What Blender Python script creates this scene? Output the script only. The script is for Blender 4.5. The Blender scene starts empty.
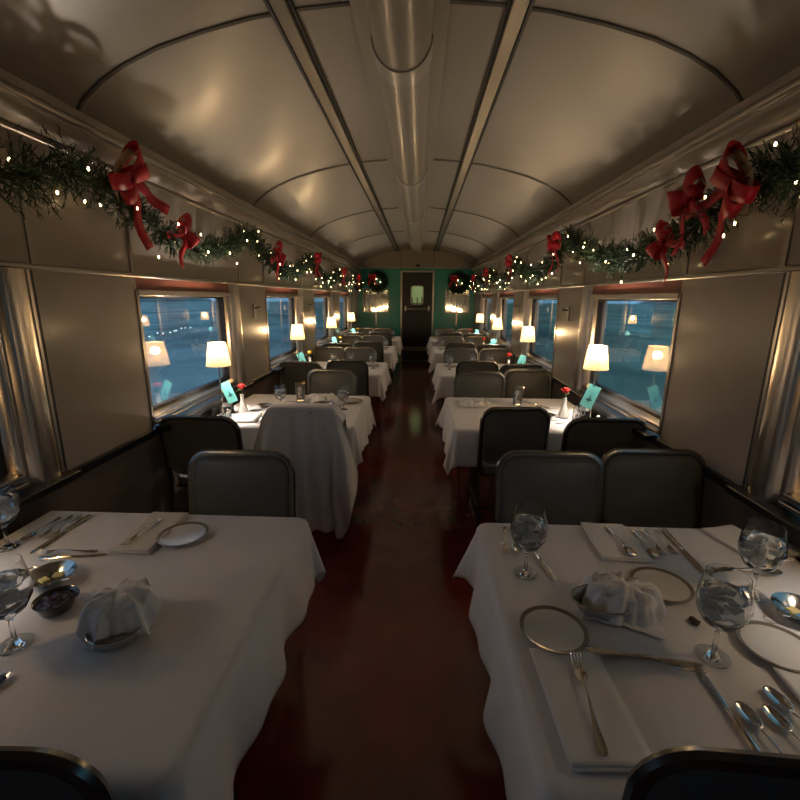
import bpy, math, random
from math import sin, cos, pi, sqrt, radians
from mathutils import Vector, Matrix, noise
SC = bpy.context.scene
COL = SC.collection
random.seed(7)

# ------------------------------------------------------------------ camera
F = 438.0
def _v(*a): return Vector(a)
fw = _v(20, 102, -F).normalized()
up = _v(12, 1876, F); up = (up - up.dot(fw) * fw).normalized()
rt = fw.cross(up)
cd = bpy.data.cameras.new('camera'); cam = bpy.data.objects.new('camera', cd); COL.objects.link(cam)
M = Matrix(((rt[0], rt[1], rt[2], 0), (fw[0], fw[1], fw[2], 0), (up[0], up[1], up[2], 1.6), (0, 0, 0, 1)))
cam.matrix_world = M
cd.sensor_width = 36; cd.lens = F / 800 * 36; cd.clip_start = .02; cd.clip_end = 600
SC.camera = cam

# ------------------------------------------------------------------ world, exposure
SC.view_settings.view_transform = 'Standard'
SC.view_settings.look = 'None'
SC.view_settings.gamma = 1
SC.view_settings.use_curve_mapping = False
SC.view_settings.exposure = 0.42
W = bpy.data.worlds.new('dusk_sky'); SC.world = W; W.use_nodes = True
nt = W.node_tree; nt.nodes.clear()
wo = nt.nodes.new('ShaderNodeOutputWorld'); bg = nt.nodes.new('ShaderNodeBackground')
tc = nt.nodes.new('ShaderNodeTexCoord'); sx = nt.nodes.new('ShaderNodeSeparateXYZ')
rz = nt.nodes.new('ShaderNodeValToRGB'); rx = nt.nodes.new('ShaderNodeValToRGB')
mp = nt.nodes.new('ShaderNodeMapRange'); mx = nt.nodes.new('ShaderNodeMix'); mx.data_type = 'RGBA'; mx.blend_type = 'MULTIPLY'
mp.inputs[1].default_value = -1; mp.inputs[2].default_value = 1
rz.color_ramp.elements[0].position = 0; rz.color_ramp.elements[0].color = (.22, .43, .74, 1)
rz.color_ramp.elements[1].position = .7; rz.color_ramp.elements[1].color = (.17, .30, .46, 1)
rx.color_ramp.elements[0].color = (1, 1, 1, 1); rx.color_ramp.elements[1].color = (.42, .60, .52, 1)
nt.links.new(tc.outputs['Generated'], sx.inputs[0])
nt.links.new(sx.outputs['Z'], rz.inputs[0]); nt.links.new(sx.outputs['X'], mp.inputs[0]); nt.links.new(mp.outputs[0], rx.inputs[0])
mx.inputs[0].default_value = 1
nt.links.new(rz.outputs[0], mx.inputs[6]); nt.links.new(rx.outputs[0], mx.inputs[7])
nt.links.new(mx.outputs[2], bg.inputs[0]); bg.inputs[1].default_value = 1.1
nt.links.new(bg.outputs[0], wo.inputs[0])

SHADE_EM = 1.0      # lamp shade glow
BULB_W = 25.0       # bulb inside each table lamp, watts
FAIRY_EM = 14.0

# ------------------------------------------------------------------ materials
def mat(name, col, rough=.5, metal=0., spec=.5, bump=0., bscale=40., var=0., vscale=6., em=None, ems=0., trans=0., ior=1.45, coat=0., sheen=0., stretch=None):
    m = bpy.data.materials.new(name); m.use_nodes = True
    n = m.node_tree.nodes; l = m.node_tree.links; b = n['Principled BSDF']
    b.inputs['Base Color'].default_value = (*col, 1); b.inputs['Roughness'].default_value = rough
    b.inputs['Metallic'].default_value = metal; b.inputs['Specular IOR Level'].default_value = spec
    b.inputs['IOR'].default_value = ior; b.inputs['Transmission Weight'].default_value = trans
    b.inputs['Coat Weight'].default_value = coat; b.inputs['Sheen Weight'].default_value = sheen
    if em: b.inputs['Emission Color'].default_value = (*em, 1); b.inputs['Emission Strength'].default_value = ems
    t = n.new('ShaderNodeTexCoord'); src = t.outputs['Object']
    if stretch:
        g = n.new('ShaderNodeMapping'); g.inputs['Scale'].default_value = stretch; l.new(src, g.inputs[0]); src = g.outputs[0]
    if var:
        x = n.new('ShaderNodeTexNoise'); x.inputs['Scale'].default_value = vscale; x.inputs['Detail'].default_value = 5
        l.new(src, x.inputs['Vector'])
        r = n.new('ShaderNodeValToRGB')
        r.color_ramp.elements[0].position = .3; r.color_ramp.elements[1].position = .7
        r.color_ramp.elements[0].color = (*[c * (1 - var) for c in col], 1); r.color_ramp.elements[1].color = (*[min(1, c * (1 + var)) for c in col], 1)
        l.new(x.outputs['Fac'], r.inputs[0]); l.new(r.outputs[0], b.inputs['Base Color'])
    if bump:
        x = n.new('ShaderNodeTexNoise'); x.inputs['Scale'].default_value = bscale; x.inputs['Detail'].default_value = 4
        l.new(src, x.inputs['Vector'])
        u = n.new('ShaderNodeBump'); u.inputs['Strength'].default_value = bump; u.inputs['Distance'].default_value = .01
        l.new(x.outputs['Fac'], u.inputs['Height']); l.new(u.outputs[0], b.inputs['Normal'])
    b.inputs['Coat Roughness'].default_value = .14
    return m
PANEL = mat('satin_beige_panel', (.38, .325, .275), .27, bump=.03, bscale=18, var=.05, vscale=3, coat=.15)
CEIL = mat('ceiling_enamel', (.28, .245, .195), .30, bump=.05, bscale=5, var=.05, vscale=2, coat=.1)
CEILTR = mat('ceiling_joint', (.16, .14, .11), .4)
STRIP = mat('ceiling_strip_metal', (.16, .14, .12), .32, metal=.6)
SLOT = mat('dark_slot', (.02, .018, .015), .6)
LOWER = mat('lower_wall_brown', (.16, .125, .10), .45, var=.1)
BLACK = mat('black_rail', (.012, .012, .012), .35)
CHROME = mat('brushed_steel', (.50, .45, .39), .28, metal=1., bump=.02, bscale=30, stretch=(8, 8, .4))
CHROME2 = mat('brushed_steel_trim', (.36, .335, .30), .3, metal=1.)
REDWOOD = mat('russet_blind_housing', (.20, .055, .03), .45, var=.2)
GASKET = mat('black_rubber', (.015, .015, .017), .55)
TEAL = mat('teal_paint', (.03, .30, .235), .35, var=.06, coat=.2)
FLOOR = mat('oxblood_linoleum', (.18, .024, .018), .20, bump=.06, bscale=7, var=.25, vscale=5, coat=.9)
CLOTH = mat('white_linen', (.78, .76, .77), .85, bump=.12, bscale=70, sheen=.2, var=.03, vscale=4)
NAPKIN = mat('napkin_linen', (.80, .78, .77), .85, bump=.1, bscale=90, sheen=.2)
NAPCREAM = mat('cream_napkin', (.72, .66, .58), .85, bump=.1, bscale=90)
VINYL = mat('charcoal_vinyl', (.125, .13, .12), .42, bump=.08, bscale=160)
FRAME = mat('chair_frame_metal', (.20, .20, .19), .24, metal=.9)
WOOD = mat('table_wood', (.10, .06, .035), .5)
SILVER = mat('silver_plate', (.62, .60, .57), .16, metal=1.)
CHINA = mat('china', (.68, .66, .62), .22, coat=.4)
CHINARIM = mat('china_rim', (.22, .18, .14), .25)
GLASS = mat('clear_glass', (.97, .98, .98), .015, trans=1., ior=1.46)
WATER = mat('water', (.98, .99, 1), .0, trans=1., ior=1.33)
ICEW = mat('cloudy_ice', (.88, .9, .9), .3, trans=.25, ior=1.31, bump=.4, bscale=60)
ICE = mat('ice', (.9, .93, .95), .12, trans=.9, ior=1.31, bump=.4, bscale=60)
BRASS = mat('lamp_metal', (.62, .58, .5), .25, metal=1.)
SHADE = mat('lampshade_linen', (.42, .32, .17), .8, em=(1., .66, .34), ems=SHADE_EM)
# thin fabric: part of the bulb's light passes straight through the weave
_n = SHADE.node_tree.nodes; _l = SHADE.node_tree.links
_t = _n.new('ShaderNodeBsdfTransparent'); _t.inputs[0].default_value = (1, .88, .68, 1); _x = _n.new('ShaderNodeMixShader'); _x.inputs[0].default_value = .42
_l.new(_n['Principled BSDF'].outputs[0], _x.inputs[1]); _l.new(_t.outputs[0], _x.inputs[2]); _l.new(_x.outputs[0], _n['Material Output'].inputs[0])
BULB = mat('bulb', (1, .9, .7), .4, em=(1., .78, .42), ems=4)
FAIRY = mat('fairy_bulb', (1, .8, .5), .4, em=(1., .72, .33), ems=FAIRY_EM)
WIRE = mat('green_wire', (.01, .03, .012), .5)
NEEDLE = mat('pine_needles', (.022, .048, .018), .55, var=.5, vscale=9)
NEEDLE2 = mat('pine_needles_light', (.06, .10, .045), .55, var=.4, vscale=9)
RED = mat('red_satin_ribbon', (.50, .006, .018), .45, sheen=0, var=.15, vscale=12)
GOLDR = mat('tan_ribbon', (.42, .27, .13), .5)
TEALCARD = mat('aqua_menu_card', (.16, .55, .55), .4)
CARDMARK = mat('menu_card_print', (.02, .10, .12), .5)
ROSE = mat('red_rose', (.6, .03, .03), .55, var=.3, vscale=60)
YELLOW = mat('yellow_bloom', (.75, .5, .06), .55, var=.2, vscale=60)
STEM = mat('flower_stem', (.05, .14, .04), .6)
VASE = mat('white_ceramic', (.78, .76, .72), .2, coat=.4)
JAM = mat('dark_jam', (.035, .006, .008), .12, bump=.8, bscale=60)
BUTTER = mat('butter_wrap', (.80, .66, .28), .35)
BLUEPK = mat('blue_packet', (.05, .22, .6), .4)
DOORM = mat('dark_door', (.014, .014, .016), .3)
DUCTM = None
def glassmix(name, tint, refl, ior=1.5, rough=.0, trans_tint=(.94, .97, .97)):
    m = bpy.data.materials.new(name); m.use_nodes = True; n = m.node_tree.nodes; l = m.node_tree.links; n.clear()
    o = n.new('ShaderNodeOutputMaterial'); x = n.new('ShaderNodeMixShader'); t = n.new('ShaderNodeBsdfTransparent'); g = n.new('ShaderNodeBsdfGlossy')
    lw = n.new('ShaderNodeLayerWeight'); lw.inputs[0].default_value = .5
    po = n.new('ShaderNodeMath'); po.operation = 'POWER'; po.inputs[1].default_value = 4.0
    mu = n.new('ShaderNodeMath'); mu.operation = 'MULTIPLY_ADD'; mu.inputs[1].default_value = refl; mu.inputs[2].default_value = .13; mu.use_clamp = True
    l.new(lw.outputs['Facing'], po.inputs[0])
    t.inputs[0].default_value = (*trans_tint, 1); g.inputs[0].default_value = (*tint, 1); g.inputs['Roughness'].default_value = rough
    l.new(po.outputs[0], mu.inputs[0]); l.new(mu.outputs[0], x.inputs[0]); l.new(t.outputs[0], x.inputs[1]); l.new(g.outputs[0], x.inputs[2]); l.new(x.outputs[0], o.inputs[0])
    return m
PANE = glassmix('window_glass', (1, 1, 1), .9)
# clear acrylic lens of the ceiling fixture
DUCTM = mat('acrylic_lens', (.33, .295, .24), .30, trans=.1, bump=.02, bscale=6, coat=.3)
MIRROR = mat('etched_mirror', (.80, .85, .80), .05, metal=1., bump=.07, bscale=10, stretch=(2.2, 1, .5))

# ------------------------------------------------------------------ mesh builder
class MB:
    def __init__(s): s.v = []; s.f = []; s.mi = []
    def add(s, vs, fs, T=None):
        o = len(s.v)
        s.v += [tuple(T @ Vector(p)) if T else tuple(p) for p in vs]
        s.f += [tuple(i + o for i in q) for q in fs]; return s
    def box(s, x0, x1, y0, y1, z0, z1, T=None):
        return s.add([(x0,y0,z0),(x1,y0,z0),(x1,y1,z0),(x0,y1,z0),(x0,y0,z1),(x1,y0,z1),(x1,y1,z1),(x0,y1,z1)],
                     [(0,3,2,1),(4,5,6,7),(0,1,5,4),(1,2,6,5),(2,3,7,6),(3,0,4,7)], T)
    def tube(s, pts, r, seg=8, closed=False, T=None, flat=None):
        P = [Vector(p) for p in pts]; n = len(P); vs = []; fs = []
        rr = r if isinstance(r, (list, tuple)) else [r] * n
        ref = None
        for i, p in enumerate(P):
            a = P[(i - 1) % n] if (closed or i) else P[0]; b = P[(i + 1) % n] if (closed or i < n - 1) else P[-1]
            d = (b - a)
            d = d.normalized() if d.length > 1e-9 else Vector((0, 0, 1))
            if ref is None: ref = Vector((0, 0, 1)) if abs(d.z) < .9 else Vector((0, 1, 0))
            u = ref - ref.dot(d) * d
            u = u.normalized() if u.length > 1e-4 else d.orthogonal().normalized()
            ref = u; w = d.cross(u)
            for k in range(seg):
                t = 2 * pi * k / seg
                fu, fw_ = (flat if flat else (1, 1))
                vs.append(p + rr[i] * (cos(t) * u * fu + sin(t) * w * fw_))
        for i in range(n if closed else n - 1):
            j = (i + 1) % n
            for k in range(seg):
                k2 = (k + 1) % seg
                fs.append((i*seg+k, i*seg+k2, j*seg+k2, j*seg+k))
        if not closed:
            fs.append(tuple(range(seg))[::-1]); fs.append(tuple((n-1)*seg + k for k in range(seg)))
        return s.add(vs, fs, T)
    def cyl(s, p0, p1, r, seg=12, r2=None, T=None): return s.tube([p0, p1], [r, r if r2 is None else r2], seg, T=T)
    def lathe(s, prof, seg=24, T=None, mod=None, close=False):
        vs = []; fs = []; n = len(prof)
        for i, (r, z) in enumerate(prof):
            for k in range(seg):
                t = 2 * pi * k / seg; q = r * (mod(t, z, r) if mod else 1)
                vs.append((q * cos(t), q * sin(t), z))
        for i in range(n - 1 + (1 if close else 0)):
            j = (i + 1) % n
            for k in range(seg):
                k2 = (k + 1) % seg; fs.append((i*seg+k, i*seg+k2, j*seg+k2, j*seg+k))
        if not close:
            if prof[0][0] > 1e-6: fs.append(tuple(range(seg))[::-1])
            if prof[-1][0] > 1e-6: fs.append(tuple((n-1)*seg+k for k in range(seg)))
        return s.add(vs, fs, T)
    def ell(s, c, r, seg=12, rings=7, T=None):
        vs = []; fs = []
        for i in range(rings + 1):
            a = -pi/2 + pi * i / rings
            for k in range(seg):
                t = 2*pi*k/seg; vs.append((c[0]+r[0]*cos(a)*cos(t), c[1]+r[1]*cos(a)*sin(t), c[2]+r[2]*sin(a)))
        for i in range(rings):
            for k in range(seg):
                k2=(k+1)%seg; fs.append((i*seg+k, i*seg+k2, (i+1)*seg+k2, (i+1)*seg+k))
        return s.add(vs, fs, T)
    def grid(s, fn, nu, nv, T=None):
        vs = [fn(i / nu, j / nv) for j in range(nv + 1) for i in range(nu + 1)]
        fs = [(j*(nu+1)+i, j*(nu+1)+i+1, (j+1)*(nu+1)+i+1, (j+1)*(nu+1)+i) for j in range(nv) for i in range(nu)]
        return s.add(vs, fs, T)
    def prism(s, poly, axis, a, b, T=None):
        n = len(poly); vs = []
        for h in (a, b):
            for (p, q) in poly:
                vs.append({'x': (h, p, q), 'y': (p, h, q), 'z': (p, q, h)}[axis])
        fs = [tuple(range(n))[::-1], tuple(n + i for i in range(n))] + [(i, (i+1) % n, n + (i+1) % n, n + i) for i in range(n)]
        return s.add(vs, fs, T)
    def build(s, name, m, parent=None, smooth=True, bevel=0, solid=0, sub=0, loc=None, ang=40):
        me = bpy.data.meshes.new(name); me.from_pydata(s.v, [], s.f); me.validate(); me.update()
        import bmesh
        bm = bmesh.new(); bm.from_mesh(me); bmesh.ops.remove_doubles(bm, verts=bm.verts, dist=1e-6)
        if not solid: bmesh.ops.recalc_face_normals(bm, faces=bm.faces)
        if smooth:
            for f in bm.faces: f.smooth = True
            for e in bm.edges:
                if len(e.link_faces) == 2 and e.calc_face_angle(0) > radians(ang): e.smooth = False
        bm.to_mesh(me); bm.free()
        me.materials.append(m)
        o = bpy.data.objects.new(name, me); COL.objects.link(o)
        if parent: o.parent = parent
        if loc: o.location = loc
        if solid:
            d = o.modifiers.new('thickness', 'SOLIDIFY'); d.thickness = solid; d.offset = 0
        if bevel:
            d = o.modifiers.new('bevel', 'BEVEL'); d.width = bevel; d.segments = 2; d.limit_method = 'ANGLE'
        if sub:
            d = o.modifiers.new('sub', 'SUBSURF'); d.levels = sub; d.render_levels = sub
        return o
def tag(o, label, cat, group=None, kind=None):
    o['label'] = label; o['category'] = cat
    if group: o['group'] = group
    if kind: o['kind'] = kind
    return o
def struct(o): o['kind'] = 'structure'; return o
def empty(name, loc=(0, 0, 0), rz=0.):
    o = bpy.data.objects.new(name, None); COL.objects.link(o); o.location = loc; o.rotation_euler = (0, 0, rz); o.empty_display_size = .05
    return o
def kids(o): return [c for c in ALLC.get(o.name, [])]
def copy_tree(o, parent=None):
    c = o.copy(); COL.objects.link(c)
    c.parent = parent
    for ch in list(o.children): copy_tree(ch, c)
    return c
PROTO = {}
def put(kind, maker, loc, rz, label, cat, group=None, tilt=None, scale=None):
    """first call builds the thing, later calls copy it and its parts"""
    if kind in PROTO: o = copy_tree(PROTO[kind])
    else:
        o = maker(); PROTO[kind] = o
    o.location = loc; o.rotation_euler = (tilt[0] if tilt else 0, tilt[1] if tilt else 0, rz)
    o.scale = scale if scale else (1, 1, 1)
    for k in ('group',):
        if k in o: del o[k]
    return tag(o, label, cat, group)

# ================================================================== SETTING
XL, XR = -1.555, 1.355          # inner wall faces
XC = -.10
Y0, Y1 = -1.75, 11.35
ZS, ZT = .915, 1.60              # glass bottom / top
PER = 2.06
BAYS = [(.35 + PER * k, 1.55 + PER * k) for k in range(-1, 5)]      # window openings along the car
# floor
struct(MB().box(XL - .12, XR + .12, Y0, Y1, -.06, 0).build('floor', FLOOR))
# walls
for side, X, s in (('left', XL, -1), ('right', XR, 1)):
    def bx(m, xa, xb, *r):
        a, b = X + s * xa, X + s * xb; m.box(min(a, b), max(a, b), *r); return m
    m = MB()
    ys = [Y0] + [v for b in BAYS for v in b] + [Y1]
    for i in range(0, len(ys), 2): bx(m, 0, .12, ys[i], ys[i + 1], .84, 1.70)
    bx(m, 0, .12, Y0, Y1, 1.70, 2.34)
    struct(m.build('wall_' + side, PANEL, smooth=False))
    m = MB(); bx(m, 0, .12, Y0, Y1, 0, .84)
    struct(m.build('wall_%s_lower' % side, LOWER, smooth=False))
TR = [0]
def trim(m, material, smooth=True, bevel=0):
    TR[0] += 1
    return struct(m.build('trim_%d' % TR[0], material, smooth=smooth, bevel=bevel))
for X, s in ((XL, -1), (XR, 1)):
    def bx(m, xa, xb, *r):
        a, b = X + s * xa, X + s * xb; m.box(min(a, b), max(a, b), *r); return m
    trim(bx(MB(), -.022, 0, Y0, Y1, .80, .842), BLACK, bevel=.004)                     # black rail
    trim(bx(MB(), -.030, 0, Y0, Y1, 1.700, 1.722), CHROME2, bevel=.006)               # shelf moulding over the windows
    trim(MB().tube([(X - s*.012, Y0, 2.215), (X - s*.012, Y1, 2.215)], .013, 10), CHROME2)    # lower cove bead
    trim(MB().tube([(X - s*.105, Y0, 2.305), (X - s*.105, Y1, 2.305)], .020, 12), CHROME2)    # cornice moulding
    # cove between the two mouldings
    trim(MB().prism([(X, 2.225), (X - s*.04, 2.235), (X - s*.085, 2.262), (X - s*.105, 2.30), (X - s*.105, 2.36), (X, 2.36)], 'y', Y0, Y1), PANEL)
    # heater ledge below the windows
    trim(bx(MB(), -.014, 0, Y0, Y1, .0, .14), BLACK)
    # joint strips on the upper wall
    for (a, b) in BAYS:
        for y in (a - .02, b + .22):
            trim(bx(MB(), -.006, 0, y - .012, y + .012, 1.722, 2.20), CHROME2)
# ceiling
prof = [(1.45, 2.33), (1.435, 2.345), (1.41, 2.38), (1.37, 2.43), (1.28, 2.50), (1.17, 2.56), (1.02, 2.62), (.82, 2.675), (.61, 2.72), (.40, 2.748), (.2, 2.763), (0, 2.768)]
arc = [(XC - x, z) for x, z in prof] + [(XC + x, z) for x, z in prof[::-1][1:]]
def ceil_z(x):
    for (a, za), (b, zb) in zip(arc, arc[1:]):
        if a <= x <= b: return za + (zb - za) * (x - a) / (b - a)
    return 2.35
outer = [(x + (x - XC) * .03, z + .06) for x, z in arc]
m = MB()
m.prism(arc + outer[::-1], 'y', Y0, Y1)
struct(m.build('ceiling', CEIL, ang=60))
for k in range(6):                                              # rib joints
    y = .02 + PER * k
    trim(MB().tube([(XC + (x - XC) * .999, y, z - .001) for x, z in arc[1:-1]], .011, 6), CEILTR)
for sx_ in (-1, 1):                                             # lengthwise metal strips with a dark slot
    x = XC + sx_ * .475
    z = ceil_z(x)
    sl = sx_ * -.13
    m = MB(); m.prism([(x - .036, z - .022 - sl*-.036), (x + .036, z - .022 - sl*.036), (x + .036, z + .03), (x - .036, z + .03)], 'y', Y0, Y1)
    trim(m, STRIP, bevel=.006)
    for dx in (-.043, .043): trim(MB().box(x + dx - .007, x + dx + .007, Y0, Y1, z - .016 + sl*dx, z + .03), SLOT)
# bulkhead with door opening (x -.47 .. .33)
DX0, DX1, DZ = -.45, .31, 2.22
m = MB(); m.box(XL - .12, DX0, Y1, Y1 + .1, 0, 2.33).box(DX1, XR + .12, Y1, Y1 + .1, 0, 2.33).box(DX0, DX1, Y1, Y1 + .1, DZ, 2.33)
struct(m.build('wall_back', TEAL, smooth=False))
m = MB(); m.prism([(XL - .1, 2.33)] + [(XC + (x - XC) * 1.04, z + .05) for x, z in arc] + [(XR + .1, 2.33)], 'y', Y1 + .001, Y1 + .1)
struct(m.build('wall_back_upper', CEIL, smooth=False))
trim(MB().box(XL, XR, Y1 - .02, Y1, 2.315, 2.345), CHROME2, bevel=.004)
for x in (DX0 - .02, DX1 + .02): trim(MB().box(x - .012, x + .012, Y1 - .012, Y1, 2.34, 2.74), CEILTR)
m = MB().box(DX0 - .04, DX0, Y1 - .03, Y1 + .02, 0, DZ + .04).box(DX1, DX1 + .04, Y1 - .03, Y1 + .02, 0, DZ + .04).box(DX0, DX1, Y1 - .03, Y1 + .02, DZ, DZ + .04)
trim(m, CHROME, smooth=False, bevel=.004)
# rear wall behind the camera
struct(MB().box(XL - .12, XR + .12, Y0 - .1, Y0, 0, 2.78).build('wall_front', PANEL, smooth=False))
# vestibule beyond the door (lit pale green)
VEST = mat('vestibule_paint', (.5, .55, .38), .6)
m = MB().box(-.9, .8, 13.2, 13.3, 0, 2.5).box(-.95, -.9, Y1 + .1, 13.3, 0, 2.5).box(.8, .85, Y1 + .1, 13.3, 0, 2.5).box(-.95, .85, Y1 + .1, 13.3, 2.5, 2.55).box(-.95, .85, Y1 + .1, 13.3, -.05, 0)
struct(m.build('wall_vestibule', VEST, smooth=False))
# the door
d = empty('door_1', (0, 0, 0)); struct(d)
def rrect(x0, x1, z0, z1, r, n=6):
    p = []
    for cx, cz, a0 in ((x1 - r, z1 - r, 0), (x0 + r, z1 - r, pi/2), (x0 + r, z0 + r, pi), (x1 - r, z0 + r, 1.5*pi)):
        for k in range(n + 1):
            a = a0 + pi/2*k/n; p.append((cx + r*cos(a), cz + r*sin(a)))
    return p
def ringy(m, inner, outer_, y0, y1, axis='y'):
    """frame between two loops with the same number of points"""
    n = len(inner); vs = []
    for (lp, y) in ((inner, y0), (outer_, y0), (outer_, y1), (inner, y1)):
        for p, q in lp: vs.append((p, y, q) if axis == 'y' else (y, p, q))
    fs = []
    for L in range(4):
        L2 = (L + 1) % 4
        for i in range(n):
            j = (i + 1) % n; fs.append((L*n+i, L*n+j, L2*n+j, L2*n+i))
    m.add(vs, fs); return m
def sqloop(x0, x1, z0, z1, n=6):
    """square loop with the same count as rrect"""
    p = []
    for cx, cz in ((x1, z1), (x0, z1), (x0, z0), (x1, z0)): p += [(cx, cz)] * (n + 1)
    return p
wi = rrect(-.225, .075, 1.45, 1.89, .05)
m = MB(); ringy(m, wi, sqloop(DX0 + .001, DX1 - .001, .001, DZ - .001), Y1 + .04, Y1 + .075)
m.build('door_leaf', DOORM, d, smooth=False)
m = MB(); ringy(m, rrect(-.215, .065, 1.46, 1.88, .045), rrect(-.24, .09, 1.435, 1.905, .06), Y1 + .03, Y1 + .042); m.build('window_frame', CHROME2, d)
MB().prism(rrect(-.224, .074, 1.451, 1.889, .05), 'y', Y1 + .055, Y1 + .06).build('glass_pane', PANE, d, smooth=False)
m = MB().tube([(-.36, Y1 - .03, 1.33), (.22, Y1 - .03, 1.33)], .022, 10)
m.box(-.385, -.345, Y1 - .05, Y1 + .04, 1.28, 1.40).box(.205, .245, Y1 - .05, Y1 + .04, 1.28, 1.40)
m.build('push_bar', CHROME, d)
MB().box(DX0 + .01, DX1 - .01, Y1 + .03, Y1 + .042, .26, .37).build('kick_plate', CHROME2, d, smooth=False)
o = MB().box(-.32, .16, 13.10, 13.14, 1.42, 1.46).box(-.25, -.215, 13.1, 13.14, 0, 1.62).box(-.10, -.065, 13.1, 13.14, 0, 1.62).box(.04, .075, 13.1, 13.14, 0, 1.62).build('railing', BLACK, smooth=False)
tag(o, 'dark railing with three uprights seen through the end door window', 'railing')
t = empty('vestibule_light', (-.05, 12.3, 2.5)); tag(t, 'round ceiling light in the vestibule behind the end door', 'ceiling light')
VL = mat('vestibule_lens', (1, 1, .9), .4, em=(.95, 1., .62), ems=55)
MB().lathe([(0, -.05), (.08, -.045), (.12, -.02), (.12, 0)], 24).build('lens', VL, t)
MB().lathe([(.121, -.015), (.14, -.015), (.14, 0), (.121, 0)], 24, close=True).build('rim', CHROME2, t)
# small black fixture over the door
o = MB().box(-.10, -.02, Y1 - .045, Y1 + .0, 2.36, 2.41).build('door_closer', BLACK, bevel=.006); tag(o, 'small black fixture above the end door', 'door fixture')

# windows
WN = [0]
for X, s in ((XL, -1), (XR, 1)):
    for k, (a, b) in enumerate(BAYS):
        WN[0] += 1
        w = empty('window_%d' % WN[0], (X, (a + b) / 2, ZS)); struct(w)
        h = (b - a) / 2; H = ZT - ZS
        def sb(m, xa, xb, *r, T=None):
            p, q = s * xa, s * xb; m.box(min(p, q), max(p, q), *r); return m
        G = .055
        # rounded black gasket
        m = MB(); ringy(m, rrect(-h + .035, h - .035, .03, H - .012, .05), sqloop(-h, h, 0, H), s*(G - .012), s*(G + .03), 'x'); m.build('gasket', GASKET, w)
        # pane
        m = MB(); m.prism(rrect(-h + .02, h - .02, .02, H - .005, .04), 'x', s*(G + .004), s*(G + .008)); m.build('glass_pane', PANE, w, smooth=False)
        # frame: sloped sill, head, near edge
        m = MB(); m.prism([(s*G, .012), (s*.012, .0), (s*-.012, -.004), (s*-.012, -.022), (s*G, -.022)], 'y', -h, h); m.prism([(s*0, -.030), (s*-.022, -.034), (s*-.022, -.05), (s*0, -.05)], 'y', -h, h)
        m.build('sill', CHROME, w, smooth=False, bevel=.003)
        m = MB(); sb(m, -.012, G, -h, h, H, H + .035); m.build('window_head', CHROME2, w, bevel=.004)
        m = MB(); sb(m, -.006, G, -h - .014, -h + .012, -.06, H + .035); m.build('window_frame', CHROME2, w, bevel=.003)
        m = MB(); sb(m, .0, G, -h, h, H + .036, H + .10); m.build('blind_housing', REDWOOD, w, smooth=False)
        # far side post: wide fluted chrome column
        m = MB()
        pr = [(s*G, h - .02), (s*.02, h - .015), (s*.0, h), (s*-.006, h + .012), (s*-.004, h + .022), (s*.0, h + .026)]
        for q in range(9):
            an = pi * q / 8; pr.append((s*(-.004 - .034*sin(an)), h + .030 + .065*(1 - cos(an))))
        pr += [(s*-.0, h + .166), (s*-.010, h + .172), (s*-.010, h + .186), (0, h + .19), (s*.002, h + .19)]
        m.prism([(p, q) for p, q in pr], 'z', -.10, H + .10)
        m.build('window_post', CHROME, w, ang=50)
        m = MB(); sb(m, -.004, .0, h + .192, h + .206, -.10, H + .10); m.build('post_joint', GASKET, w, smooth=False)
        # heater ledge under the sill
        m = MB(); sb(m, -.075, 0, -h + .01, h + .20, -.095, -.062); m.build('ledge', BLACK, w, bevel=.004)

# ceiling light fixture: long rounded clear acrylic lens
t = empty('ceiling_fixture', (XC, (Y0 + Y1) / 2, 2.76)); tag(t, 'long unlit tubular clear lens running down the middle of the ceiling', 'ceiling light')
L = (Y1 - Y0) / 2 - .35; CYF = (Y0 + Y1) / 2
JY = [-1.77 + 2.06*i - CYF for i in range(6) if -L < -1.77 + 2.06*i - CYF < L]
ends = [-L] + JY + [L]
SLV = mat('sleeve', (.42, .38, .32), .28, coat=.3)
for a_, b_ in zip(ends, ends[1:]):
    m = MB(); p = [(.135 * cos(pi + pi*q/16), .15 * sin(pi + pi*q/16) - .005) for q in range(17)]
    m.prism(p + [(.135, .0), (-.135, 0)], 'y', a_ + .01, b_ - .01); m.build('lens', DUCTM, t, ang=50)
for yy in JY:
    m = MB(); p = [(.143 * cos(pi + pi*q/16), .158 * sin(pi + pi*q/16) - .005) for q in range(17)]
    m.prism(p + [(.143, .0), (-.143, 0)], 'y', yy - .07, yy + .07); m.build('joint_sleeve', SLV, t, ang=50)
m = MB(); m.box(-.20, .20, -L, L, -.012, .004); m.build('backing_plate', mat('fixture_plate', (.33, .29, .23), .5), t, smooth=False)

# small fittings on the piers
def mk_fit():
    t = empty('coat_hook'); MB().box(-.012, .0, -.03, .03, -.065, .065).build('plate', CHROME2, t, bevel=.004)
    MB().tube([(-.012, 0, .03), (-.045, 0, .03), (-.06, 0, .045)], .006, 8).build('hook', BLACK, t)
    return t
for i, (k, lb) in enumerate([(1, 'first'), (2, 'second')]):
    put('fit', mk_fit, (XR, BAYS[k + 1][1] + .52, 1.47), 0, '%s coat hook plate beyond the nearer windows on right wall' % ('nearer' if i == 0 else 'farther'), 'coat hook', 'coat hooks on the wall piers')
    put('fit', mk_fit, (XL, BAYS[k + 1][1] + .52, 1.47), pi, '%s coat hook plate beyond the nearer windows on left wall' % ('nearer' if i == 0 else 'farther'), 'coat hook', 'coat hooks on the wall piers')

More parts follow.
